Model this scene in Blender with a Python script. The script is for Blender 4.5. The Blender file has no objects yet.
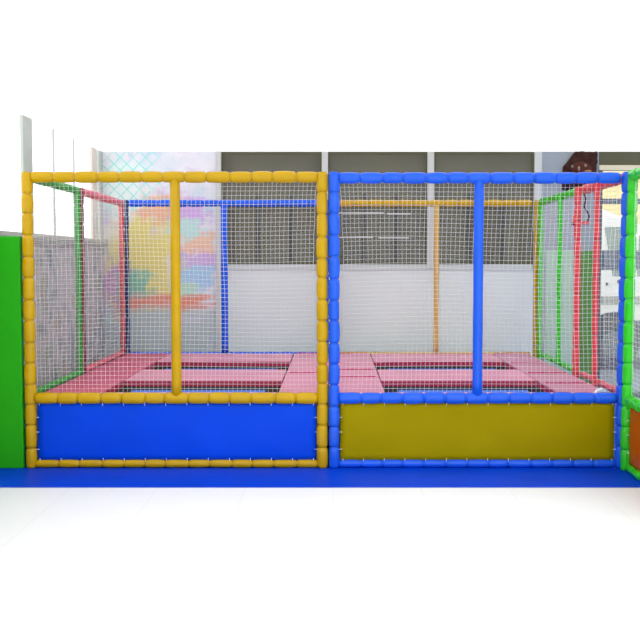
import bpy, bmesh, math, random
from mathutils import Vector, Matrix
random.seed(7)
SC = bpy.context.scene
COL = SC.collection

# ------------------------------------------------------------------ materials
def new_mat(name):
    m = bpy.data.materials.new(name); m.use_nodes = True
    nt = m.node_tree
    return m, nt, nt.nodes['Principled BSDF']

def plain(name, col, rough=0.5, spec=0.5, bump=0.0, bscale=60.0, var=0.0, vscale=5.0, metal=0.0):
    m, nt, b = new_mat(name)
    b.inputs['Base Color'].default_value = (*col, 1)
    b.inputs['Roughness'].default_value = rough
    b.inputs['Specular IOR Level'].default_value = spec
    b.inputs['Metallic'].default_value = metal
    tc = nt.nodes.new('ShaderNodeTexCoord')
    if var > 0:
        n = nt.nodes.new('ShaderNodeTexNoise'); n.inputs['Scale'].default_value = vscale
        n.inputs['Detail'].default_value = 4
        nt.links.new(tc.outputs['Object'], n.inputs['Vector'])
        r = nt.nodes.new('ShaderNodeValToRGB')
        r.color_ramp.elements[0].position = 0.3; r.color_ramp.elements[1].position = 0.7
        r.color_ramp.elements[0].color = (*[c * (1 - var) for c in col], 1)
        r.color_ramp.elements[1].color = (*[min(1, c * (1 + var)) for c in col], 1)
        nt.links.new(n.outputs['Fac'], r.inputs['Fac'])
        nt.links.new(r.outputs['Color'], b.inputs['Base Color'])
    if bump > 0:
        n = nt.nodes.new('ShaderNodeTexNoise'); n.inputs['Scale'].default_value = bscale
        nt.links.new(tc.outputs['Object'], n.inputs['Vector'])
        bp = nt.nodes.new('ShaderNodeBump'); bp.inputs['Strength'].default_value = bump
        bp.inputs['Distance'].default_value = 0.01
        nt.links.new(n.outputs['Fac'], bp.inputs['Height'])
        nt.links.new(bp.outputs['Normal'], b.inputs['Normal'])
    return m

def glass_mat(name, tint=(1, 1, 1), rough=.03):
    m, nt, b = new_mat(name)
    nt.nodes.remove(b)
    out = nt.nodes['Material Output']
    t = nt.nodes.new('ShaderNodeBsdfTransparent'); t.inputs['Color'].default_value = (*tint, 1)
    g = nt.nodes.new('ShaderNodeBsdfGlossy'); g.inputs['Roughness'].default_value = rough
    mx = nt.nodes.new('ShaderNodeMixShader'); mx.inputs[0].default_value = .03
    nt.links.new(t.outputs[0], mx.inputs[1])
    nt.links.new(g.outputs[0], mx.inputs[2]); nt.links.new(mx.outputs[0], out.inputs['Surface'])
    return m

def ramp_noise(nt, tc, scale, stops, offset=(0, 0, 0), detail=3):
    mp = nt.nodes.new('ShaderNodeMapping'); mp.inputs['Location'].default_value = offset
    nt.links.new(tc.outputs['Object'], mp.inputs['Vector'])
    n = nt.nodes.new('ShaderNodeTexNoise'); n.inputs['Scale'].default_value = scale
    n.inputs['Detail'].default_value = detail
    nt.links.new(mp.outputs['Vector'], n.inputs['Vector'])
    r = nt.nodes.new('ShaderNodeValToRGB')
    els = r.color_ramp.elements
    while len(els) < len(stops): els.new(0.5)
    for e, (p, c) in zip(els, stops):
        e.position = p; e.color = (*c, 1)
    nt.links.new(n.outputs['Fac'], r.inputs['Fac'])
    return r

def blob(nt, tc, centre, size):
    """soft mask of one painted cloud, in the object's own coordinates"""
    mp = nt.nodes.new('ShaderNodeMapping')
    mp.vector_type = 'POINT'
    mp.inputs['Scale'].default_value = (1 / size[0], 1, 1 / size[1])
    mp.inputs['Location'].default_value = (-centre[0] / size[0], 0, -centre[1] / size[1])
    nt.links.new(tc.outputs['Object'], mp.inputs['Vector'])
    n = nt.nodes.new('ShaderNodeTexNoise'); n.inputs['Scale'].default_value = 2.1
    n.inputs['Detail'].default_value = 4
    nt.links.new(mp.outputs['Vector'], n.inputs['Vector'])
    ln = nt.nodes.new('ShaderNodeVectorMath'); ln.operation = 'LENGTH'
    nt.links.new(mp.outputs['Vector'], ln.inputs[0])
    ad = nt.nodes.new('ShaderNodeMath'); ad.operation = 'MULTIPLY_ADD'
    nt.links.new(n.outputs['Fac'], ad.inputs[0]); ad.inputs[1].default_value = 2.4
    nt.links.new(ln.outputs['Value'], ad.inputs[2])
    mr = nt.nodes.new('ShaderNodeMapRange'); mr.interpolation_type = 'SMOOTHSTEP'
    mr.inputs['From Min'].default_value = 2.55; mr.inputs['From Max'].default_value = 1.75
    nt.links.new(ad.outputs[0], mr.inputs['Value'])
    return mr.outputs[0]

def mix_col(nt, fac, a, b):
    mx = nt.nodes.new('ShaderNodeMix'); mx.data_type = 'RGBA'
    nt.links.new(fac, mx.inputs[0])
    if isinstance(a, tuple): mx.inputs[6].default_value = (*a, 1)
    else: nt.links.new(a, mx.inputs[6])
    if isinstance(b, tuple): mx.inputs[7].default_value = (*b, 1)
    else: nt.links.new(b, mx.inputs[7])
    return mx.outputs[2]

def mural_mat():
    m, nt, b = new_mat('pastel_mural_paint')
    b.inputs['Roughness'].default_value = 0.6
    tc = nt.nodes.new('ShaderNodeTexCoord')
    base = ramp_noise(nt, tc, 2.2, [(0.30, (.42, .62, .80)), (0.42, (.74, .80, .88)), (0.52, (.86, .84, .90)),
                                    (0.60, (.62, .56, .80)), (0.70, (.50, .80, .80))], (3.1, 0, 1.7)).outputs['Color']
    c = base
    for cen, size, colr in [((-0.20, 1.45), (.46, .70), (.83, .74, .22)),     # soft yellow cloud
                            ((-0.02, 2.13), (.26, .16), (.90, .50, .30)),
                            ((0.46, 1.72), (.20, .16), (.90, .58, .40)),
                            ((0.34, 2.08), (.22, .18), (.70, .45, .86)),
                            ((0.50, 1.52), (.22, .12), (.66, .45, .80)), ((0.42, 1.36), (.24, .14), (.40, .66, .90)), ((0.30, 1.90), (.20, .12), (.55, .85, .80)), ((0.28, 1.18), (.16, .12), (.50, .80, .66)),
                            ((-0.50, 1.25), (.20, .25), (.62, .30, .58)),
                            ((-0.28, 1.22), (.20, .24), (.25, .58, .40)),
                            ((0.08, 1.07), (.58, .10), (.84, .30, .20)),      # long red streak
                            ((-0.45, 2.35), (.35, .30), (.80, .93, .92)),
                            ((-0.05, .62), (.95, .42), (.52, .62, .62))]:
        c = mix_col(nt, blob(nt, tc, cen, size), c, colr)
    # turquoise criss-cross lines near the top left corner
    rot = nt.nodes.new('ShaderNodeMapping'); rot.inputs['Rotation'].default_value = (0, math.radians(45), 0)
    nt.links.new(tc.outputs['Object'], rot.inputs['Vector'])
    fac = None
    for ax in ('X', 'Z'):
        sp = nt.nodes.new('ShaderNodeSeparateXYZ'); nt.links.new(rot.outputs['Vector'], sp.inputs[0])
        a = nt.nodes.new('ShaderNodeMath'); a.operation = 'PINGPONG'; a.inputs[1].default_value = 0.05
        nt.links.new(sp.outputs[ax], a.inputs[0])
        l = nt.nodes.new('ShaderNodeMath'); l.operation = 'LESS_THAN'; l.inputs[1].default_value = 0.006
        nt.links.new(a.outputs[0], l.inputs[0])
        if fac is None: fac = l.outputs[0]
        else:
            mx = nt.nodes.new('ShaderNodeMath'); mx.operation = 'MAXIMUM'
            nt.links.new(fac, mx.inputs[0]); nt.links.new(l.outputs[0], mx.inputs[1]); fac = mx.outputs[0]
    mu = nt.nodes.new('ShaderNodeMath'); mu.operation = 'MULTIPLY'
    nt.links.new(fac, mu.inputs[0]); nt.links.new(blob(nt, tc, (-0.40, 2.45), (.45, .35)), mu.inputs[1])
    c = mix_col(nt, mu.outputs[0], c, (.30, .80, .74))
    # plain pale band at the foot of the mural
    nt.links.new(c, b.inputs['Base Color'])
    return m

def left_wall_mat():
    m, nt, b = new_mat('faded_painted_wall')
    b.inputs['Roughness'].default_value = 0.7
    tc = nt.nodes.new('ShaderNodeTexCoord')
    base = ramp_noise(nt, tc, 3.5, [(0.36, (.24, .30, .34)), (0.45, (.46, .48, .50)), (0.55, (.54, .50, .53)),
                                    (0.62, (.30, .40, .36)), (0.68, (.60, .36, .30))], (0, 4, 2), 5).outputs['Color']
    nt.links.new(base, b.inputs['Base Color'])
    return m

YEL = plain('yellow_vinyl', (.56, .335, .0), .20, .28, .05, 40, .06, 6)
BLU = plain('blue_vinyl', (.010, .11, .78), .20, .32, .05, 40, .06, 6)
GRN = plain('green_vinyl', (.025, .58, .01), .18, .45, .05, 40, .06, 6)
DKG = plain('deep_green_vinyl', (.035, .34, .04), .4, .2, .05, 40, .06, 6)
RED = plain('red_vinyl', (.74, .04, .055), .32, .5, .05, 40, .06, 6)
PKR = plain('pink_red_vinyl', (.74, .10, .16), .32, .5, .05, 40, .06, 6)
SKB = plain('blue_sheet_vinyl', (.0, .065, .74), .35, .10, .15, 5, .05, 3)
SKY_ = plain('mustard_sheet_vinyl', (.35, .275, .0), .42, .05, .12, 5, .04, 3)
ORG = plain('orange_sheet_vinyl', (.56, .08, .002), .4, .2, .12, 5, .05, 3)
NET = plain('white_net_cord', (.86, .87, .88), .7, .2)
TIE = plain('white_nylon_tie', (.85, .87, .9), .4, .5)
PNK = plain('pink_mat_vinyl', (.74, .27, .40), .42, .4, .08, 12, .08, 4)
ROSE = plain('rose_mat_vinyl', (.66, .10, .20), .42, .4, .08, 12, .10, 4)
MAUVE = plain('mauve_mat_vinyl', (.60, .22, .34), .42, .4, .08, 12, .10, 4)
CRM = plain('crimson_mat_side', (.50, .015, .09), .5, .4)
BLK = plain('black_webbing', (.012, .012, .016), .8, .2)
BED = plain('blue_jump_mat', (.07, .20, .72), .7, .3, .2, 80)
PLY = plain('plywood_deck', (.45, .33, .2), .7, .3, .1, 20, .1, 4)
MATB = plain('blue_floor_mat', (.0, .055, .64), .45, .10, .10, 25, .08, 2.5)
GPAN = plain('green_board', (.015, .38, .002), .5, .2, .04, 30, .04, 3)
WHT = plain('white_wall_paint', (.86, .88, .88), .75, .3, .03, 40)
def bright_ceiling_mat():
    # invented roof glazing, lets part of the sky light in to brighten the room
    m, nt, b = new_mat('invented_bright_ceiling')
    nt.nodes.remove(b)
    out = nt.nodes['Material Output']
    t = nt.nodes.new('ShaderNodeBsdfTransparent'); t.inputs['Color'].default_value = (1, 1, 1, 1)
    d = nt.nodes.new('ShaderNodeBsdfDiffuse'); d.inputs['Color'].default_value = (.92, .92, .92, 1)
    mx = nt.nodes.new('ShaderNodeMixShader'); mx.inputs[0].default_value = .45
    nt.links.new(t.outputs[0], mx.inputs[1]); nt.links.new(d.outputs[0], mx.inputs[2])
    nt.links.new(mx.outputs[0], out.inputs['Surface'])
    return m
CEIL = bright_ceiling_mat()
GRY = plain('blue_grey_wall', (.34, .385, .43), .8, .3, .03, 40, .04, 2)
KNE = plain('pale_grey_panel', (.76, .84, .82), .6, .3, .03, 40, .02, 2)
ALU = plain('grey_aluminium', (.50, .54, .50), .45, .5)
BEI = plain('beige_frame', (.72, .66, .58), .5, .5)
WFR = plain('white_frame', (.62, .65, .63), .45, .5)
DFR = plain('dark_slate_frame', (.10, .13, .16), .5, .4)
OLV = plain('olive_blind', (.118, .118, .070), .7, .2, .05, 20, .12, 1.5)
DIM = plain('dim_bar', (.09, .10, .085), .8, .1)
GREENBD = plain('dark_green_door', (.10, .28, .04), .5, .4, .03, 30, .10, 5)
PALEG = plain('pale_green_board', (.42, .66, .46), .6, .3, .03, 30, .05, 4)
FUR = plain('dark_brown_fur', (.045, .016, .012), .85, .2, .8, 45, .5, 12)
FACE = plain('red_brown_face', (.085, .026, .018), .8, .2, .4, 40, .3, 12)
EYE = plain('pale_eye', (.30, .25, .23), .3, .5)
CORD = plain('dark_maroon_cord', (.10, .01, .02), .7, .3)
CLOTH = plain('white_cloth', (.85, .88, .86), .8, .2, .1, 60)
GLS = glass_mat('clear_glass')
GLD = glass_mat('dusty_glass', rough=.22)
CAR = plain('white_car_paint', (.90, .89, .84), .25, .5)
CARG = plain('car_glass_grey', (.28, .35, .30), .15, .5)
TRIMG = plain('grey_car_moulding', (.36, .38, .34), .5, .4)
TYRE = plain('black_tyre', (.06, .075, .09), .8, .3)
CLAD = plain('slate_cladding', (.13, .17, .20), .7)
YBLD = plain('yellow_render', (.86, .72, .34), .8, .2, .05, 30, .08, 2)
PKBL = plain('pink_render', (.72, .42, .40), .8, .2)
ROAD = plain('grey_paving', (.20, .25, .265), .85, .2, .1, 30, .1, 1.5)
BARS = plain('grey_bars', (.40, .42, .42), .5, .5)

def floor_mat():
    m, nt, b = new_mat('white_floor_tiles')
    tc = nt.nodes.new('ShaderNodeTexCoord')
    br = nt.nodes.new('ShaderNodeTexBrick'); br.offset = 0
    br.inputs['Scale'].default_value = 1.0
    br.inputs['Brick Width'].default_value = 0.6; br.inputs['Row Height'].default_value = 0.6
    br.inputs['Mortar Size'].default_value = 0.004
    br.inputs['Color1'].default_value = (.93, .93, .93, 1); br.inputs['Color2'].default_value = (.92, .92, .92, 1)
    br.inputs['Mortar'].default_value = (.86, .86, .86, 1)
    nt.links.new(tc.outputs['Object'], br.inputs['Vector'])
    nt.links.new(br.outputs['Color'], b.inputs['Base Color'])
    b.inputs['Roughness'].default_value = 0.45
    return m
FLR = floor_mat()
MUR = mural_mat()
LFW = left_wall_mat()

# ------------------------------------------------------------------ helpers
def link(name, bm, mats, parent=None, smooth=False, loc=(0, 0, 0)):
    me = bpy.data.meshes.new(name)
    bmesh.ops.recalc_face_normals(bm, faces=bm.faces)
    if smooth:
        for f in bm.faces: f.smooth = True
    bm.to_mesh(me); bm.free()
    for m in (mats if isinstance(mats, (list, tuple)) else [mats]): me.materials.append(m)
    o = bpy.data.objects.new(name, me); COL.objects.link(o)
    o.location = loc
    if parent: o.parent = parent
    return o

def tag(o, label, cat, group=None):
    o['label'] = label; o['category'] = cat
    if group: o['group'] = group
    return o

def thing(name, label, cat, loc=(0, 0, 0), group=None):
    o = bpy.data.objects.new(name, None); COL.objects.link(o); o.location = loc
    o.empty_display_size = 0.2
    return tag(o, label, cat, group)

def struct(name, bm, mats, parent=None):
    o = link(name, bm, mats, parent)
    if not parent: o['kind'] = 'structure'
    return o

def plabel(o, text):
    o['label'] = text; return o

def box(bm, a, b, bev=0.0, mi=0):
    cx = [(a[i] + b[i]) / 2 for i in range(3)]; s = [abs(b[i] - a[i]) for i in range(3)]
    r = bmesh.ops.create_cube(bm, size=1, matrix=Matrix.Translation(cx) @ Matrix.Diagonal((*s, 1)))
    fs = set()
    for v in r['verts']: fs.update(v.link_faces)
    for f in fs: f.material_index = mi
    if bev > 0:
        es = set()
        for v in r['verts']: es.update(v.link_edges)
        bmesh.ops.bevel(bm, geom=list(es), offset=bev, segments=2, affect='EDGES', profile=0.6)
    return bm

def boxes(*bs):
    bm = bmesh.new()
    for q in bs: box(bm, *q)
    return bm

def frame_axes(d):
    d = d.normalized()
    u = Vector((0, 0, 1)) if abs(d.z) < 0.9 else Vector((0, 1, 0))
    s = d.cross(u).normalized(); t = s.cross(d).normalized()
    return s, t

def ring_tube(bm, rings, n, cap=True):
    """rings: list of (centre, radius, s, t)"""
    vs = []
    for c, r, s, t in rings:
        vs.append([bm.verts.new(c + s * (r * math.cos(2 * math.pi * k / n)) + t * (r * math.sin(2 * math.pi * k / n))) for k in range(n)])
    for i in range(len(vs) - 1):
        for k in range(n):
            bm.faces.new((vs[i][k], vs[i][(k + 1) % n], vs[i + 1][(k + 1) % n], vs[i + 1][k]))
    if cap:
        bm.faces.new(vs[0][::-1]); bm.faces.new(vs[-1])

def padded(bm, p0, p1, r, seg=0.157, n=18, puff=1.0):
    """a pole inside segmented foam sleeves: each sleeve bulges, joints are pinched"""
    p0 = Vector(p0); p1 = Vector(p1); d = p1 - p0; L = d.length
    s, t = frame_axes(d)
    k = max(1, round(L / seg)); cuts = [0.0]
    for i in range(1, k): cuts.append(i / k + random.uniform(-.06, .06) / k)
    cuts.append(1.0)
    rings = []
    for i in range(k):
        a, b = cuts[i], cuts[i + 1]
        g = random.uniform(.97, 1.04); sl = random.uniform(-.012, .012)
        for f, q in ((0.0, .74), (.030, .76), (.045, .93), (.14, .985), (.32, 1.02), (.55, 1.03), (.8, 1.0), (.94, .95), (.965, .80)):
            off = s * (sl * r * 4 * math.sin(math.pi * f)) + t * (sl * r * 3 * math.sin(math.pi * f))
            rr = r * (1 + (q * g - 1) * puff) if q > .9 else r * q
            rings.append((p0 + d * (a + (b - a) * f) + off, rr, s, t))
    rings.append((p1, r * .80, s, t))
    ring_tube(bm, rings, n)
    return bm

def smooth_pole(bm, p0, p1, r, n=20):
    p0 = Vector(p0); p1 = Vector(p1); d = p1 - p0; s, t = frame_axes(d)
    L = d.length; m = 14
    rings = []
    for i in range(m + 1):
        rings.append((p0 + d * (i / m), r * (1 + .02 * math.sin(i * 1.7) + (.0)), s, t))
    ring_tube(bm, rings, n)
    return bm

def path_tube(bm, pts, r, n=6):
    pts = [Vector(p) for p in pts]
    rings = []
    for i, p in enumerate(pts):
        d = (pts[min(i + 1, len(pts) - 1)] - pts[max(i - 1, 0)])
        s, t = frame_axes(d)
        rings.append((p, r, s, t))
    ring_tube(bm, rings, n)
    return bm

def netting(name, origin, U, V, nrm, parent, cell=.033, r=.00125, sag=.012, seed=0, bow=(0, 0), taper=None):
    """knotted square mesh of thin cord filling origin + u*U + v*V"""
    origin = Vector(origin); U = Vector(U); V = Vector(V); N = Vector(nrm)
    lu, lv = U.length, V.length; ud, vd = U.normalized(), V.normalized()
    nu = max(2, round(lu / cell)); nv = max(2, round(lv / cell))
    rs = random.Random(seed); ph = [rs.uniform(0, 6.28) for _ in range(8)]
    def P(a, b):   # a, b in 0..1
        x, y = a * lu, b * lv
        e = math.sin(math.pi * a) * math.sin(math.pi * b)
        dn = sag * (math.sin(x * 2.1 + ph[0]) * math.cos(y * 1.7 + ph[1]) + .4 * math.sin(x * 7 + y * 5 + ph[2])) * e ** .5 if e > 0 else 0
        ea = math.sin(math.pi * b)
        du = .010 * math.sin(y * 4.3 + x * 1.1 + ph[3]) * min(1, 4 * a * (1 - a)) + (bow[0] * (1 - a) ** 6 - bow[1] * a ** 4) * ea
        dv = .009 * math.sin(x * 3.7 + y * 1.3 + ph[4]) * min(1, 4 * b * (1 - b))
        # scalloped hem pulled in between the lashings
        du += .007 * abs(math.sin(y * 20)) * ((1 - a) ** 14 - a ** 14)
        return origin + ud * (x + du) + vd * (y + dv) + N * dn
    bm = bmesh.new()
    mu, mv = max(4, nu // 3), max(4, nv // 3)
    for i in range(nu + 1):
        path_tube(bm, [P(i / nu, j / mv) for j in range(mv + 1)], r * (1.4 if i in (0, nu) else 1), 3)
    for j in range(nv + 1):
        path_tube(bm, [P(i / mu, j / nv) for i in range(mu + 1)], r * (1.4 if j in (0, nv) else 1), 3)
    return link(name, bm, NET, parent, smooth=True)

def sheet(a, b, nx=40, nz=10, th=.010, amp=.006, axis='x', seed=0):
    """thick hanging vinyl sheet with slight ripples between two corners (x,y,z) in a vertical plane"""
    rs = random.Random(seed); p = [rs.uniform(0, 6) for _ in range(4)]
    bm = bmesh.new(); A = Vector(a); B = Vector(b)
    hd = Vector((B.x - A.x, B.y - A.y, 0)); n = Vector((-hd.y, hd.x, 0)).normalized()
    g = []
    for side in (0, 1):
        rows = []
        for j in range(nz + 1):
            row = []
            for i in range(nx + 1):
                u, v = i / nx, j / nz
                w = amp * (math.sin(u * 9 + p[0]) * math.cos(v * 3 + p[1]) + .5 * math.sin(u * 23 + v * 7 + p[2])) * (.25 + .75 * 4 * v * (1 - v))
                edge = .004 * abs(math.sin(u * hd.length * 20)) * (1 if j in (0, nz) else 0) * (1 if j == 0 else -1)
                pt = Vector((A.x + hd.x * u, A.y + hd.y * u, A.z + (B.z - A.z) * v + edge)) + n * (w + side * th)
                row.append(bm.verts.new(pt))
            rows.append(row)
        g.append(rows)
    for side in (0, 1):
        for j in range(nz):
            for i in range(nx):
                bm.faces.new((g[side][j][i], g[side][j][i + 1], g[side][j + 1][i + 1], g[side][j + 1][i]))
    for i in range(nx):
        for j in (0, nz): bm.faces.new((g[0][j][i], g[0][j][i + 1], g[1][j][i + 1], g[1][j][i]))
    for j in range(nz):
        for i in (0, nx): bm.faces.new((g[0][j][i], g[0][j + 1][i], g[1][j + 1][i], g[1][j][i]))
    return bm

def ties(parent, pts, d):
    """white nylon ties lashing the sheet to its frame, each its own mesh"""
    for p, v in pts:
        bm = bmesh.new()
        P0 = Vector(p); vv = Vector(v); nn = Vector(d)
        path_tube(bm, [P0 - vv * .014, P0 - vv * .006 + nn * .006, P0 + vv * .006 + nn * .008, P0 + vv * .016 + nn * .004], .0024, 6)
        link('tie', bm, TIE, parent, smooth=True)

def relief(poly, y, depth, n=5, jitter=0.0):
    """solid with the outline poly (x,z) standing out from plane y towards -y by depth"""
    cx = sum(p[0] for p in poly) / len(poly); cz = sum(p[1] for p in poly) / len(poly)
    bm = bmesh.new(); rings = []
    back = [bm.verts.new((x, y, z)) for x, z in poly]
    rings.append(back)
    for i in range(n):
        f = 1 - .9 * (i / n) ** 1.2 if i else 1.0
        hgt = depth * (.35 + .65 * math.sin(math.pi / 2 * i / (n - 1)))
        rings.append([bm.verts.new((cx + (x - cx) * f + random.uniform(-jitter, jitter), y - hgt + random.uniform(-jitter, jitter), cz + (z - cz) * f + random.uniform(-jitter, jitter))) for x, z in poly])
    m = len(poly)
    for a, b in zip(rings, rings[1:]):
        for k in range(m): bm.faces.new((a[k], a[(k + 1) % m], b[(k + 1) % m], b[k]))
    bm.faces.new(rings[-1]); bm.faces.new(back[::-1])
    return bm

def densify(poly, step=.03):
    out = []
    for a, b in zip(poly, poly[1:] + poly[:1]):
        L = math.dist(a, b); k = max(1, int(L / step))
        for i in range(k): out.append((a[0] + (b[0] - a[0]) * i / k, a[1] + (b[1] - a[1]) * i / k))
    return out

# ------------------------------------------------------------------ the room
LW, RW, BY, CZ = -2.56, 5.6, 3.40, 2.75
struct('floor', boxes(((-2.75, -9.2, -.14), (RW + .15, 3.6, -.006))), FLR)
cb_ = bmesh.new()
bmesh.ops.create_grid(cb_, x_segments=1, y_segments=1, size=.5, matrix=Matrix.Translation(((RW - 2.6) / 2, -2.8, CZ)) @ Matrix.Diagonal((RW + 2.9, 12.8, 1, 1)))
struct('ceiling', cb_, CEIL)  # see-through, added for even white light from above
# left wall: solid below the strip window, window band above
struct('wall_left', boxes(((LW - .14, -9.0, -.02), (LW, BY + .14, 1.74)), ((LW - .14, -9.0, 1.74), (LW, -3.2, CZ)),
                          ((LW - .14, 3.39, 1.74), (LW, BY + .14, CZ))), LFW)
w1 = struct('window_1', boxes(((LW - .12, -3.2, 1.74), (LW + .05, 3.39, 1.775))), ALU)   # sill
def wpart(name, bm, m, par): return link(name, bm, m, par)
wpart('window_post', boxes(((LW - .03, .84, 1.775), (LW - .005, 1.07, CZ))), ALU, w1)
wpart('window_post', boxes(((LW - .03, 2.98, 1.775), (LW - .005, 3.17, CZ))), BEI, w1)
wpart('window_post', boxes(((LW - .03, -1.45, 1.775), (LW - .005, -1.23, CZ))), ALU, w1)
for yy in (1.67, 2.32, .02, -.68): wpart('glazing_bar', boxes(((LW - .018, yy - .014, 1.775), (LW - .006, yy + .014, CZ))), ALU, w1)
wpart('corner_post', boxes(((LW - .03, 3.26, 1.775), (LW - .004, 3.39, CZ))), ALU, w1)
wpart('pane', boxes(((LW - .062, -3.2, 1.775), (LW - .056, 3.39, CZ))), GLS, w1)
wpart('sill_lip', boxes(((LW, -3.2, 1.70), (LW + .045, 3.39, 1.74))), plain('sill_lip_grey', (.34, .36, .35), .6), w1)  # lip in a darker grey than the sill

# back wall: mural bay, glazed partition on a pale dado, blue-grey bay
struct('wall_back', boxes(((LW, BY + .004, -.006), (-1.24, BY + .14, CZ), 0, 0), ((-1.24, BY, -.006), (2.24, BY + .14, 1.50), 0, 1),
                          ((2.24, BY, -.006), (2.955, BY + .14, CZ), 0, 2), ((2.955, BY, 2.60), (RW, BY + .14, CZ), 0, 3),
                          ((4.95, BY, -.02), (RW, BY + .14, 2.60), 0, 2)), [WHT, KNE, GRY, OLV])
struct('wall_right', boxes(((RW, -9.0, -.02), (RW + .14, BY + .14, CZ))), WHT)
mu = link('wall_mural', boxes(((-.62, 0, 0), (.64, .004, 2.75))), MUR, None, loc=(-1.94, BY - .0005, 0))
tag(mu, 'pastel cloud mural in blue, yellow, pink and lilac behind the yellow-framed bay', 'mural')

struct('trim_1', boxes(((-1.30, BY - .05, -.006), (-1.24, BY + .02, CZ), .006)), WFR)
for n, (a, b, m) in enumerate(((-.125, -.055, WFR), (1.048, 1.122, WFR), (2.235, 2.318, WFR))):
    struct('trim_%d' % (n + 2), boxes(((a, BY - .03, 1.46), (b, BY + .03, CZ), .006)), m)
struct('trim_5', boxes(((-1.24, BY - .012, 1.435), (2.235, BY + .02, 1.50), .003)), plain('dado_cap', (.60, .66, .65), .5))
for n, (a, b) in enumerate(((-1.24, -.125), (-.055, 1.048), (1.122, 2.235))):
    w = struct('window_%d' % (n + 2), boxes(((a, BY + .005, 1.50), (b, BY + .03, 1.53)), ((a, BY + .005, CZ - .03), (b, BY + .03, CZ)),
                                           ((a, BY + .005, 1.53), (a + .025, BY + .03, CZ - .03)), ((b - .025, BY + .005, 1.53), (b, BY + .03, CZ - .03))), OLV)
    L = b - a
    for f in (.36, .69):
        link('glazing_bar', boxes(((a + L * f - .02, BY + .002, 1.53), (a + L * f + .02, BY + .03, 2.28))), DIM, w)
    link('blind', boxes(((a, BY + .09, 1.50), (b, BY + .10, CZ))), OLV, w)
    link('pane', boxes(((a + .02, BY + .014, 1.52), (b - .02, BY + .020, CZ - .02))), GLD, w)
    if n == 1:
        # thin pale strips that show in the middle window
        link('pale_strip', boxes(((a + .10, BY - .004, 2.065), (a + .62, BY + .004, 2.080))), WFR, w)
        link('pale_strip', boxes(((a + .66, BY - .004, 2.055), (a + .92, BY + .004, 2.070))), WFR, w)
        link('pale_strip', boxes(((a + .06, BY - .004, 1.795), (a + .50, BY + .004, 1.808))), WFR, w)
        link('pale_strip', boxes(((a + .56, BY - .004, 1.790), (a + .90, BY + .004, 1.803))), WFR, w)
    struct('wall_partition_recess' if n == 0 else 'wall_partition_recess.%03d' % n, boxes(((a, BY + .14, 1.4), (b, BY + .16, CZ))), OLV)

# right-hand shopfront window to the street
w5 = struct('window_5', boxes(((2.955, BY, -.02), (3.00, BY + .10, 2.60)), ((4.90, BY, -.02), (4.95, BY + .10, 2.60)),
                              ((3.0, BY, -.02), (4.90, BY + .10, .06))), DFR)
link('head_rail', boxes(((2.955, BY - .02, 2.545), (4.95, BY + .10, 2.60))), plain('cream_frame', (.80, .74, .52), .5), w5)
link('transom', boxes(((3.0, BY, 2.175), (4.90, BY + .08, 2.232))), DFR, w5)
link('mid_rail', boxes(((3.0, BY + .01, 1.435), (4.90, BY + .08, 1.655))), plain('slate_rail', (.12, .17, .20), .5, .5, 0, 1, .5, 30), w5)
link('pane', boxes(((3.0, BY + .04, .06), (4.90, BY + .046, 2.545))), GLS, w5)

mt = link('floor_mat', boxes(((LW + .005, -.574, -.0058), (RW - .02, BY - .06, 0.0), .004)), MATB)
tag(mt, 'royal blue vinyl floor mat running under and in front of the padded frames', 'mat')

gp = thing('side_board', 'plain bright green padded board filling the gap between left wall and yellow corner post', 'board', (-2.43, 0, 0))
link('board', boxes(((-.122, -.03, 0), (.122, .03, 1.728), .008)), GPAN, gp)
link('edge_strip', boxes(((-.122, -.034, 0), (-.104, -.029, .17), .002)), BLK, gp)

# things on the blue-grey bay of the back wall
pg = link('wall_board', boxes(((-.17, 0, 0), (.17, .012, 1.66), .003)), PALEG, None, loc=(2.545, BY - .0125, 0))
tag(pg, 'pale green board standing against the blue-grey wall behind the green posts', 'board')
gd = thing('arched_door', 'dark green door panel with rounded top seen between the two red posts', 'door', (2.845, BY - .05, 0))
bm = bmesh.new()
arc = [(-.085, 0)] + [(-.085 + .05 - .05 * math.cos(a), 1.60 + .05 * math.sin(a)) for a in [i * math.pi / 12 for i in range(7)]] + \
      [(.085 - .05 + .05 * math.sin(a), 1.60 + .05 * math.cos(a)) for a in [i * math.pi / 12 for i in range(7)]] + [(.085, 0)]
fr = [bm.verts.new((x, 0, z)) for x, z in arc]; bk = [bm.verts.new((x, .045, z)) for x, z in arc]
bm.faces.new(fr); bm.faces.new(bk[::-1])
for i in range(len(arc)): bm.faces.new((fr[i], fr[(i + 1) % len(arc)], bk[(i + 1) % len(arc)], bk[i]))
link('door_leaf', bm, GREENBD, gd)
link('dark_edge', boxes(((-.116, .005, 0), (-.086, .045, 1.62), .004)), CORD, gd)

hd = thing('wall_figure', 'dark brown shaggy animal head with red-brown face high on the blue-grey wall', 'wall figure', (2.73, BY - .001, 2.5))
poly = densify([(-.05, .245), (-.135, .13), (-.175, .08), (-.185, -.02), (-.18, -.17), (-.06, -.20), (.08, -.16), (.195, -.15), (.195, .245)], .035)
link('head', relief(poly, 0, .10, 6, .008), FUR, hd, smooth=True)
def oval(cx, cz, rx, rz, y, d):
    return relief([(cx + rx * math.cos(2 * math.pi * k / 14), cz + rz * math.sin(2 * math.pi * k / 14)) for k in range(14)], y, d, 5)
link('face', oval(.0, .055, .115, .075, -.088, .035), FACE, hd, smooth=True)
link('eye', oval(-.098, .075, .012, .018, -.092, .03), EYE, hd, smooth=True)
link('eye', oval(.042, .085, .015, .018, -.110, .03), EYE, hd, smooth=True)
link('snout_highlight', oval(-.03, .05, .015, .03, -.114, .03), plain('pinkish_highlight', (.34, .20, .17), .4), hd, smooth=True)  # pale oval standing in for the highlight on the snout
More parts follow.
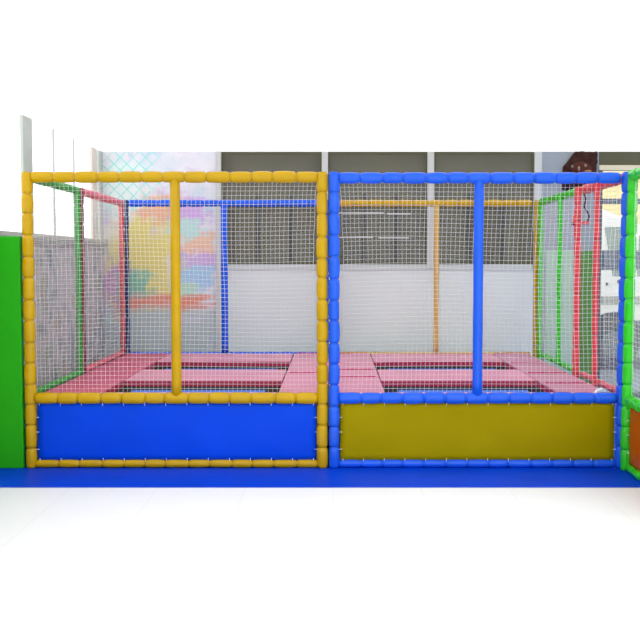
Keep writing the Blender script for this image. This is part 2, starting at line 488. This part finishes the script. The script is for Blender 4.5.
link('mouth', oval(.07, .025, .045, .014, -.105, .025), plain('tan_mouth', (.38, .20, .07), .5), hd, smooth=True)

# ------------------------------------------------------------------ padded enclosures
PR = .040            # sleeve radius
ZT, ZM, ZB, ZD = 2.163, .524, .030, .55
def post(par, x, y, z0, z1, m, r=PR, lab=None, name='post', lean=0):
    o = link(name, padded(bmesh.new(), (x, y, z0), (x + lean, y, z1), r), m, par, smooth=True)
    if lab: o['label'] = lab
    return o
def rail(par, a, b, m, r=PR, lab=None, seg=.157):
    o = link('rail', padded(bmesh.new(), a, b, r, seg), m, par, smooth=True)
    if lab: o['label'] = lab
    return o
def mid(par, x, y, z0, z1, m, r=.037, lab=None):
    o = link('post', smooth_pole(bmesh.new(), (x, y, z0), (x, y, z1), r), m, par, smooth=True)
    if lab: o['label'] = lab
    return o

def front(par, xl, xr, xm, m, skm, cname, skcol, seed, bow, ZT=2.163, lean=0):
    post(par, xl, 0, 0, 2.20, m, PR + .001, cname + ' padded corner post')
    post(par, xr, 0, 0, 2.20, m, PR + .001, cname + ' padded corner post', lean=lean)
    a, b = xl + PR - .004, xr - PR + .004
    rail(par, (a, 0, ZT), (b, 0, ZT), m, PR + .001, cname + ' padded top rail')
    rail(par, (a, 0, ZM), (b, 0, ZM), m, PR + .002, cname + ' padded middle rail')
    rail(par, (a, 0, ZB), (b, 0, ZB), m, .029, cname + ' padded bottom rail')
    mid(par, xm, -.002, ZM + .02, ZT - .01, m, .0365, 'smooth ' + cname + ' middle post')
    netting('net', (a + .004, .018, ZM + .036), (b - a - .008, 0, 0), (0, 0, ZT - ZM - .070), (0, 1, 0), par, seed=seed, bow=bow)
    sk = link('skirt_panel', sheet((a + .012, .0, ZB + .022), (b - .010, .0, ZM - .036), amp=.004, seed=seed), skm, par, smooth=True)
    sk['label'] = skcol + ' sheet panel below the deck'
    L = b - a; pts = []
    k = int(L / .157)
    for i in range(k + 1):
        x = a + .03 + (L - .06) * i / k
        pts.append(((x, -.004, ZB + .026), (0, 0, 1))); pts.append(((x, -.004, ZM - .042), (0, 0, 1)))
    for z in (.14, .27, .38):
        pts.append(((a + .010, -.004, z), (1, 0, 0))); pts.append(((b - .008, -.004, z), (1, 0, 0)))
    ties(sk, pts, (0, -1, 0))

BKY, BKT, BKB = 3.0, 2.155, .530
XL, XYR, XBL, XR, XRB = -2.256, -.080, .008, 2.150, 2.215

# -- yellow-fronted bay
A = thing('trampoline_enclosure', 'left padded net enclosure with yellow front frame and blue skirt sheet', 'play enclosure', (0, 0, 0))
front(A, XL, XYR, -1.165, YEL, SKB, 'yellow', 'blue', 3, (0, .022))
yA = 1.30
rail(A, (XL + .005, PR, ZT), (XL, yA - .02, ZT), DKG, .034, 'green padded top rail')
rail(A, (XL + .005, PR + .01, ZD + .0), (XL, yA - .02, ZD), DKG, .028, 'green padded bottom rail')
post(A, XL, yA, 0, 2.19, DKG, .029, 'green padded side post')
post(A, XL + .004, yA + .095, 0, 2.19, plain('maroon_vinyl', (.22, .02, .045), .4), .028, 'maroon padded side post')
rail(A, (XL, yA + .125, ZT), (XL - .01, BKY - .04, BKT), PKR, .037, 'pink-red padded top rail')
rail(A, (XL, yA + .125, ZD), (XL - .01, BKY - .04, ZD), PKR, .030, 'pink-red padded bottom rail')
post(A, XL - .010, BKY, 0, 2.19, RED, .027, 'red padded back corner post')
post(A, XL + .044, BKY + .005, 0, 2.19, plain('navy_vinyl', (.01, .03, .16), .4), .023, 'navy padded back corner post')
rail(A, (XL + .07, BKY, BKT), (XYR - .02, BKY, BKT), BLU, .037, 'blue padded back top rail')
rail(A, (XL + .07, BKY, BKB), (XYR - .02, BKY, BKB), BLU, .030, 'blue padded back bottom rail')
mid(A, -1.165, BKY, BKB + .01, BKT - .01, BLU, .037, 'smooth blue back post')
post(A, XYR, BKY, 0, 2.19, BLU, .036, 'blue padded back corner post')
netting('net', (XL + .012, PR + .01, ZD + .02), (0, yA - .10, 0), (0, 0, ZT - ZD - .05), (1, 0, 0), A, cell=.038, r=.0009, seed=12)
netting('net', (XL + .006, yA + .13, ZD + .02), (0, BKY - yA - .18, 0), (0, 0, ZT - ZD - .05), (1, 0, 0), A, cell=.038, r=.0009, seed=13)

# -- blue-fronted bay
B = thing('trampoline_enclosure', 'right padded net enclosure with blue front frame and mustard skirt sheet', 'play enclosure', (0, 0, 0))
front(B, XBL, XR, 1.076, BLU, SKY_, 'blue', 'mustard', 5, (.03, .02), 2.156, .022)
rail(B, (XBL + .06, BKY, BKT), (XRB - .09, BKY, BKT), YEL, .037, 'yellow padded back top rail')
rail(B, (XBL + .06, BKY, BKB), (XRB - .09, BKY, BKB), YEL, .030, 'yellow padded back bottom rail')
mid(B, 1.110, BKY, BKB + .01, BKT - .01, plain('ochre_vinyl', (.66, .40, .09), .4), .029, 'smooth ochre back post')
post(B, XBL + .02, BKY, 0, 2.19, YEL, .034, 'yellow padded back corner post')
post(B, XRB - .036, BKY + .005, 0, 2.19, YEL, .024, 'yellow padded back corner post')
post(B, XRB + .002, BKY - .045, 0, 2.19, GRN, .025, 'green padded back corner post')
def xs(y): return XR + .022 + (XRB - XR - .022) * y / BKY      # the right side splays slightly
def side_rail(y0, y1, z, m, r, lab): rail(B, (xs(y0), y0, z), (xs(y1), y1, z), m, r, lab)
side_rail(1.30, BKY - .09, ZT, GRN, .037, 'green padded top rail')
side_rail(1.30, BKY - .09, ZD, GRN, .026, 'green padded bottom rail')
post(B, xs(1.92) - .04, 1.92, ZD, 2.16, GRN, .022, 'green padded side post')
post(B, xs(1.25) - .043, 1.25, 0, 2.19, RED, .029, 'red padded gate post')
post(B, xs(.64) - .046, .64, 0, 2.19, RED, .024, 'red padded gate post')
side_rail(.045, 1.21, ZT, RED, .040, 'red padded top rail')
side_rail(.045, 1.21, ZD, PKR, .026, 'pink-red padded bottom rail')
netting('net', (xs(.68), .05, ZD + .02), (xs(.60) - xs(.05), .55, 0), (0, 0, ZT - ZD - .05), (1, 0, 0), B, cell=.038, r=.0009, seed=21)
netting('net', (xs(1.3), 1.30, ZD + .02), (xs(BKY) - xs(1.3) - .01, BKY - 1.40, 0), (0, 0, ZT - ZD - .05), (1, 0, 0), B, cell=.038, r=.0009, seed=22)
gate = link('gate_bar', padded(bmesh.new(), (2.137, 1.16, 2.12), (2.090, 1.16, 1.85), .019, .10), RED, B, smooth=True)
gate['label'] = 'red padded bar slanting down inside the gate opening'
cb = link('cross_bar', padded(bmesh.new(), (2.09, 1.155, 1.872), (2.215, 1.14, 1.872), .014, .07), RED, gate, smooth=True)
link('end_cap', smooth_pole(bmesh.new(), (2.070, 1.156, 1.866), (2.090, 1.156, 1.866), .016), BLK, gate, smooth=True)
cp = []
for i in range(15):
    t = i / 14; cp.append((2.172 + .045 * t + .013 * math.sin(t * 11), 1.16 + .01 * math.sin(t * 7), 2.12 - .26 * t))
link('cord', path_tube(bmesh.new(), cp, .007, 8), CORD, gate, smooth=True)

# -- green-framed enclosure running towards the viewer on the right
G = thing('play_enclosure', 'green padded net frame with orange skirt sheet at the far right edge', 'play enclosure', (0, 0, 0))
gx, gy0, gy1 = 2.172, -.088, -1.40
post(G, gx - .012, gy0, 0, 2.205, GRN, .038, lean=.020)
post(G, gx - .03, gy1, 0, 2.205, GRN, .041)
for z, r in ((2.165, .041), (ZM, .042), (ZB, .029)):
    rail(G, (gx, gy0 - .035, z), (gx - .03, gy1 + .035, z), GRN, r)
netting('net', (gx + .012, gy0 - .045, ZM + .04), (-.026, gy1 - gy0 + .09, 0), (0, 0, ZT - ZM - .07), (1, 0, 0), G, seed=31)
sk = link('skirt_panel', sheet((gx, gy0 - .048, ZB + .02), (gx - .026, gy1 + .048, ZM - .036), amp=.004, seed=9), ORG, G, smooth=True)
sk['label'] = 'orange sheet panel below the middle rail'
ties(sk, [((gx - .004, gy0 - .048, z), (0, 1, 0)) for z in (.14, .27, .38)], (-1, 0, 0))

# ------------------------------------------------------------------ deck, mats, trampolines
dk = link('deck_platform', boxes(((XL + .05, .06, .0), (XYR - .006, BKY - .06, .485)), ((XYR - .006, .06, .30), (XBL + .01, BKY - .06, .485)),
                                 ((XBL + .01, .06, .0), (XR - .05, BKY - .06, .485))), PLY)
tag(dk, 'low plywood deck carrying the pink mats inside both net enclosures', 'deck')
def deck_mat(x0, x1, y0, y1, lab, top=None, welt=False):
    bm = bmesh.new(); g = .005
    box(bm, (x0 + g, y0 + g, .4855), (x1 - g, y1 - g, ZD), .010)
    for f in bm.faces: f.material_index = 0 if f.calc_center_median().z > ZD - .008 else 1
    o = link('deck_mat', bm, [top or PNK, CRM]); tag(o, lab, 'mat', 'pink deck mats')
    if welt:      # crimson piping sewn along the far edge, standing just proud of the cover
        pp = link('piping', path_tube(bmesh.new(), [(x0 + .03 + (x1 - x0 - .06) * i / 8, y1 - .012, ZD + .003 + .002 * math.sin(i * 2.1 + x0)) for i in range(9)], .0055, 8), CRM, o, smooth=True)
        pp['label'] = 'crimson piping'
    return o
x0, x1, x2, x3, x4, x5 = XL + .055, -1.75, -.42, .40, 1.70, XR - .055
ya, yb, yc, yd, ye, yf = .060, .135, .80, 1.54, 2.22, BKY - .07
deck_mat(x0, x1, ya, 1.40, 'pink mat along the left net side, nearest the yellow front rail', ROSE)
deck_mat(x0, x1, 1.40, yf, 'pink mat along the left net side, by the red back corner post', ROSE)
deck_mat(x2, -.036, ya, 1.30, 'pink walkway mat just right of the left bay trampoline, front one', None, True)
deck_mat(x2, -.036, 1.30, yf, 'pink walkway mat right of the left bay trampoline, at the back wall', None, True)
deck_mat(-.036, x3, ya, 1.02, 'pink walkway mat left of the right bay trampolines, front one', None, True)
deck_mat(-.036, x3, 1.02, 1.52, 'pink walkway mat left of the right bay trampolines, short middle one', None, True)
deck_mat(-.036, x3, 1.52, yf, 'pink walkway mat left of the right bay trampolines, at the back wall', None, True)
deck_mat(x4, x5, ya, .62, 'pink mat at the right net side beside the front blue corner post', MAUVE, True)
deck_mat(x4, x5, .62, 1.28, 'pink mat at the right side inside the red gate opening', MAUVE, True)
deck_mat(x4, x5, 1.28, 2.05, 'pink mat at the right net side beside the single green side post', MAUVE, True)
deck_mat(x4, x5, 2.05, yf, 'pink mat at the right side in the green and yellow back corner', MAUVE, True)
for (a, b, nm) in ((x1, x2, 'left bay'), (x3, x4, 'right bay')):
    deck_mat(a, b, ya, yb, 'narrow pink mat strip behind the %s front rail' % ('yellow' if nm == 'left bay' else 'blue'))
    deck_mat(a, b, yc, yd, 'pink cross mat between the two trampolines of the %s' % nm)
    deck_mat(a, b, ye, yf, 'pink cross mat behind the rear trampoline of the %s' % nm)
for (a, b, nm) in ((x1, x2, 'yellow-framed left bay'), (x3, x4, 'blue-framed right bay')):
    for (p, q, w) in ((yb, yc, 'front'), (yd, ye, 'rear')):
        t = thing('trampoline', '%s sunken blue trampoline with black border in the %s' % (w, nm), 'trampoline', ((a + b) / 2, (p + q) / 2, .4855), 'sunken trampolines in the deck')
        hx, hy = (b - a) / 2 - .006, (q - p) / 2 - .006
        bm = bmesh.new()
        box(bm, (-hx, -hy, 0), (hx, -hy + .17, .014), .003); box(bm, (-hx, hy - .20, 0), (hx, hy, .014), .003)
        box(bm, (-hx, -hy + .17, 0), (-hx + .12, hy - .20, .014), .003); box(bm, (hx - .12, -hy + .17, 0), (hx, hy - .20, .014), .003)
        link('border', bm, BLK, t)
        link('jump_mat', boxes(((-hx + .115, -hy + .165, .002), (hx - .115, hy - .195, .012), .002)), BED, t)

# small folded white cloth behind the blue rail
bm = bmesh.new()
for layer in range(2):
    rows = []
    for side in (0, 1):
        row = []
        for i in range(13):
            u = i / 12; z = .032 * math.sin(math.pi * u) ** .8 - layer * .014 * math.sin(math.pi * u)
            row.append([bm.verts.new(((u - .5) * .10, -.03 + .06 * side, z + .002 * layer)), bm.verts.new(((u - .5) * .096, -.03 + .06 * side, max(0, z - .009)))])
        rows.append(row)
    for i in range(12):
        a, b = rows[0], rows[1]
        bm.faces.new((a[i][0], a[i + 1][0], b[i + 1][0], b[i][0])); bm.faces.new((a[i][1], b[i][1], b[i + 1][1], a[i + 1][1]))
        bm.faces.new((a[i][0], a[i][1], a[i + 1][1], a[i + 1][0])); bm.faces.new((b[i][0], b[i + 1][0], b[i + 1][1], b[i][1]))
cl = link('folded_cloth', bm, CLOTH, None, smooth=False, loc=(2.035, .10, ZD + .0005))
tag(cl, 'small white arched cloth lying on the pink mat behind the blue rail right end', 'cloth')

# ------------------------------------------------------------------ the street outside the right window
struct('ground', boxes(((-2, 3.62, -.2), (14, 16, -.04))), ROAD)
V = thing('van', 'white van parked in the street outside the right-hand window', 'van', (0, 6.3, -.04))
prof = [(1.6, .35), (1.55, 1.2), (1.7, 2.2), (2.0, 2.36), (3.75, 2.37), (4.40, 2.11), (4.95, 1.62), (5.55, 1.45), (5.8, 1.15), (5.85, .45), (5.6, .33)]
bm = bmesh.new(); f_ = [bm.verts.new((x, 0, z)) for x, z in prof]; b_ = [bm.verts.new((x, 1.7, z)) for x, z in prof]
fa = bm.faces.new(f_); fb = bm.faces.new(b_[::-1])
for i in range(len(prof)): bm.faces.new((f_[i], f_[(i + 1) % len(prof)], b_[(i + 1) % len(prof)], b_[i]))
bmesh.ops.bevel(bm, geom=list(fa.edges) + list(fb.edges), offset=.05, segments=2, affect='EDGES')
link('body', bm, CAR, V)
def slab(poly, y, d, m, name):
    bm = bmesh.new(); f1 = [bm.verts.new((x, y, z)) for x, z in poly]; f2 = [bm.verts.new((x, y + d, z)) for x, z in poly]
    bm.faces.new(f1); bm.faces.new(f2[::-1])
    for i in range(len(poly)): bm.faces.new((f1[i], f1[(i + 1) % len(poly)], f2[(i + 1) % len(poly)], f2[i]))
    return link(name, bm, m, V)
slab([(3.90, 2.04), (3.93, 2.06), (4.26, 2.06), (4.30, 1.35), (4.03, 1.35)], -.006, .02, CARG, 'window')
slab([(4.40, 1.94), (4.90, 1.55), (4.90, 1.35), (4.38, 1.35)], -.006, .02, CARG, 'window')
slab([(1.9, 2.04), (3.7, 2.04), (3.75, 1.35), (1.9, 1.35)], -.006, .02, CARG, 'window')
slab([(1.6, .92), (5.8, .96), (5.8, 1.08), (1.6, 1.04)], -.012, .03, TRIMG, 'side_moulding')
slab([(1.6, .36), (5.82, .36), (5.82, .72), (1.6, .70)], -.004, .03, CLAD, 'lower_cladding')
slab([(4.10, 1.30), (4.14, 1.30), (4.14, 1.25), (4.10, 1.25)], -.02, .03, TYRE, 'door_handle')
slab([(3.93, 1.26), (3.96, 1.26), (3.96, 1.22), (3.93, 1.22)], -.02, .03, TYRE, 'fuel_flap')
for wx in (4.06, 2.2):
    arch = [(wx + .42 * math.cos(a), .42 + .42 * math.sin(a)) for a in [math.pi * i / 16 for i in range(17)]]
    slab(arch + [(wx - .42, .30), (wx + .42, .30)], -.008, .03, TYRE, 'wheel_arch')
    bm = bmesh.new()
    ring_tube(bm, [(Vector((wx, yy, .36)), r, Vector((1, 0, 0)), Vector((0, 0, 1))) for yy, r in ((-.03, .20), (-.04, .22), (-.05, .33), (-.02, .36), (.15, .36))], 24)
    wh = link('wheel', bm, TYRE, V, smooth=False)
    bm = bmesh.new()
    ring_tube(bm, [(Vector((wx, yy, .36)), r, Vector((1, 0, 0)), Vector((0, 0, 1))) for yy, r in ((-.028, .20), (-.055, .17), (-.06, .05))], 16)
    link('hub_cap', bm, CLAD, wh)
bd = thing('building', 'pale yellow rendered building across the street behind the white van', 'building', (5.5, 10.5, -.04))
link('wall', boxes(((-4.5, 0, 0), (4, .3, 3.45))), YBLD, bd)
link('pilaster', boxes(((-1.35, -.12, 0), (-.95, .02, 3.45), .01)), PKBL, bd)
link('plinth', boxes(((-4.5, -.15, 0), (4, .02, 1.2), .01)), BARS, bd)
gr = bmesh.new()
for i in range(9): box(gr, (-1.9 + i * .13 - .02, -.10, 2.55), (-1.9 + i * .13 + .02, -.06, 3.2))
box(gr, (-2.0, -.11, 2.5), (-.78, -.05, 2.56)); box(gr, (-2.0, -.11, 3.2), (-.78, -.05, 3.26))
link('window_grille', gr, BARS, bd)

# ------------------------------------------------------------------ light
W = bpy.data.worlds.new('World'); SC.world = W; W.use_nodes = True
bg = W.node_tree.nodes['Background']; bg.inputs['Color'].default_value = (.985, 1, .99, 1); bg.inputs['Strength'].default_value = 1.9
def lamp(x, y, e, sx=1.2, sy=.5):
    l = bpy.data.lights.new('ceiling_lamp', 'AREA'); l.shape = 'RECTANGLE'; l.size = sx; l.size_y = sy; l.energy = e
    l.color = (1, .985, .95)
    o = bpy.data.objects.new('ceiling_lamp', l); COL.objects.link(o); o.location = (x, y, CZ - .03)
for x in (-1.5, 1.0, 3.6):
    for y in (-2.9, -5.4): lamp(x, y, 8)

# ------------------------------------------------------------------ camera
cam = bpy.data.cameras.new('camera'); co = bpy.data.objects.new('camera', cam); COL.objects.link(co)
co.location = (0, -6.671, 1.560); co.rotation_euler = (math.radians(90 - 2.98), 0, 0)
cam.sensor_fit = 'HORIZONTAL'; cam.sensor_width = 36; cam.lens = 900 / 640 * 36
cam.shift_x = -13 / 640; cam.shift_y = -.0221
cam.clip_start = .05
SC.camera = co
SC.view_settings.view_transform = 'Standard'; SC.view_settings.look = 'None'
SC.view_settings.gamma = 1; SC.view_settings.exposure = 0; SC.view_settings.use_curve_mapping = False

# put each enclosure's Empty at the middle of its own footprint
for root, base in ((A, Vector((-1.17, 1.5, 0))), (B, Vector((1.09, 1.5, 0))), (G, Vector((2.157, -.74, 0)))):
    root.location = base
    for ch in root.children: ch.location = ch.location - base
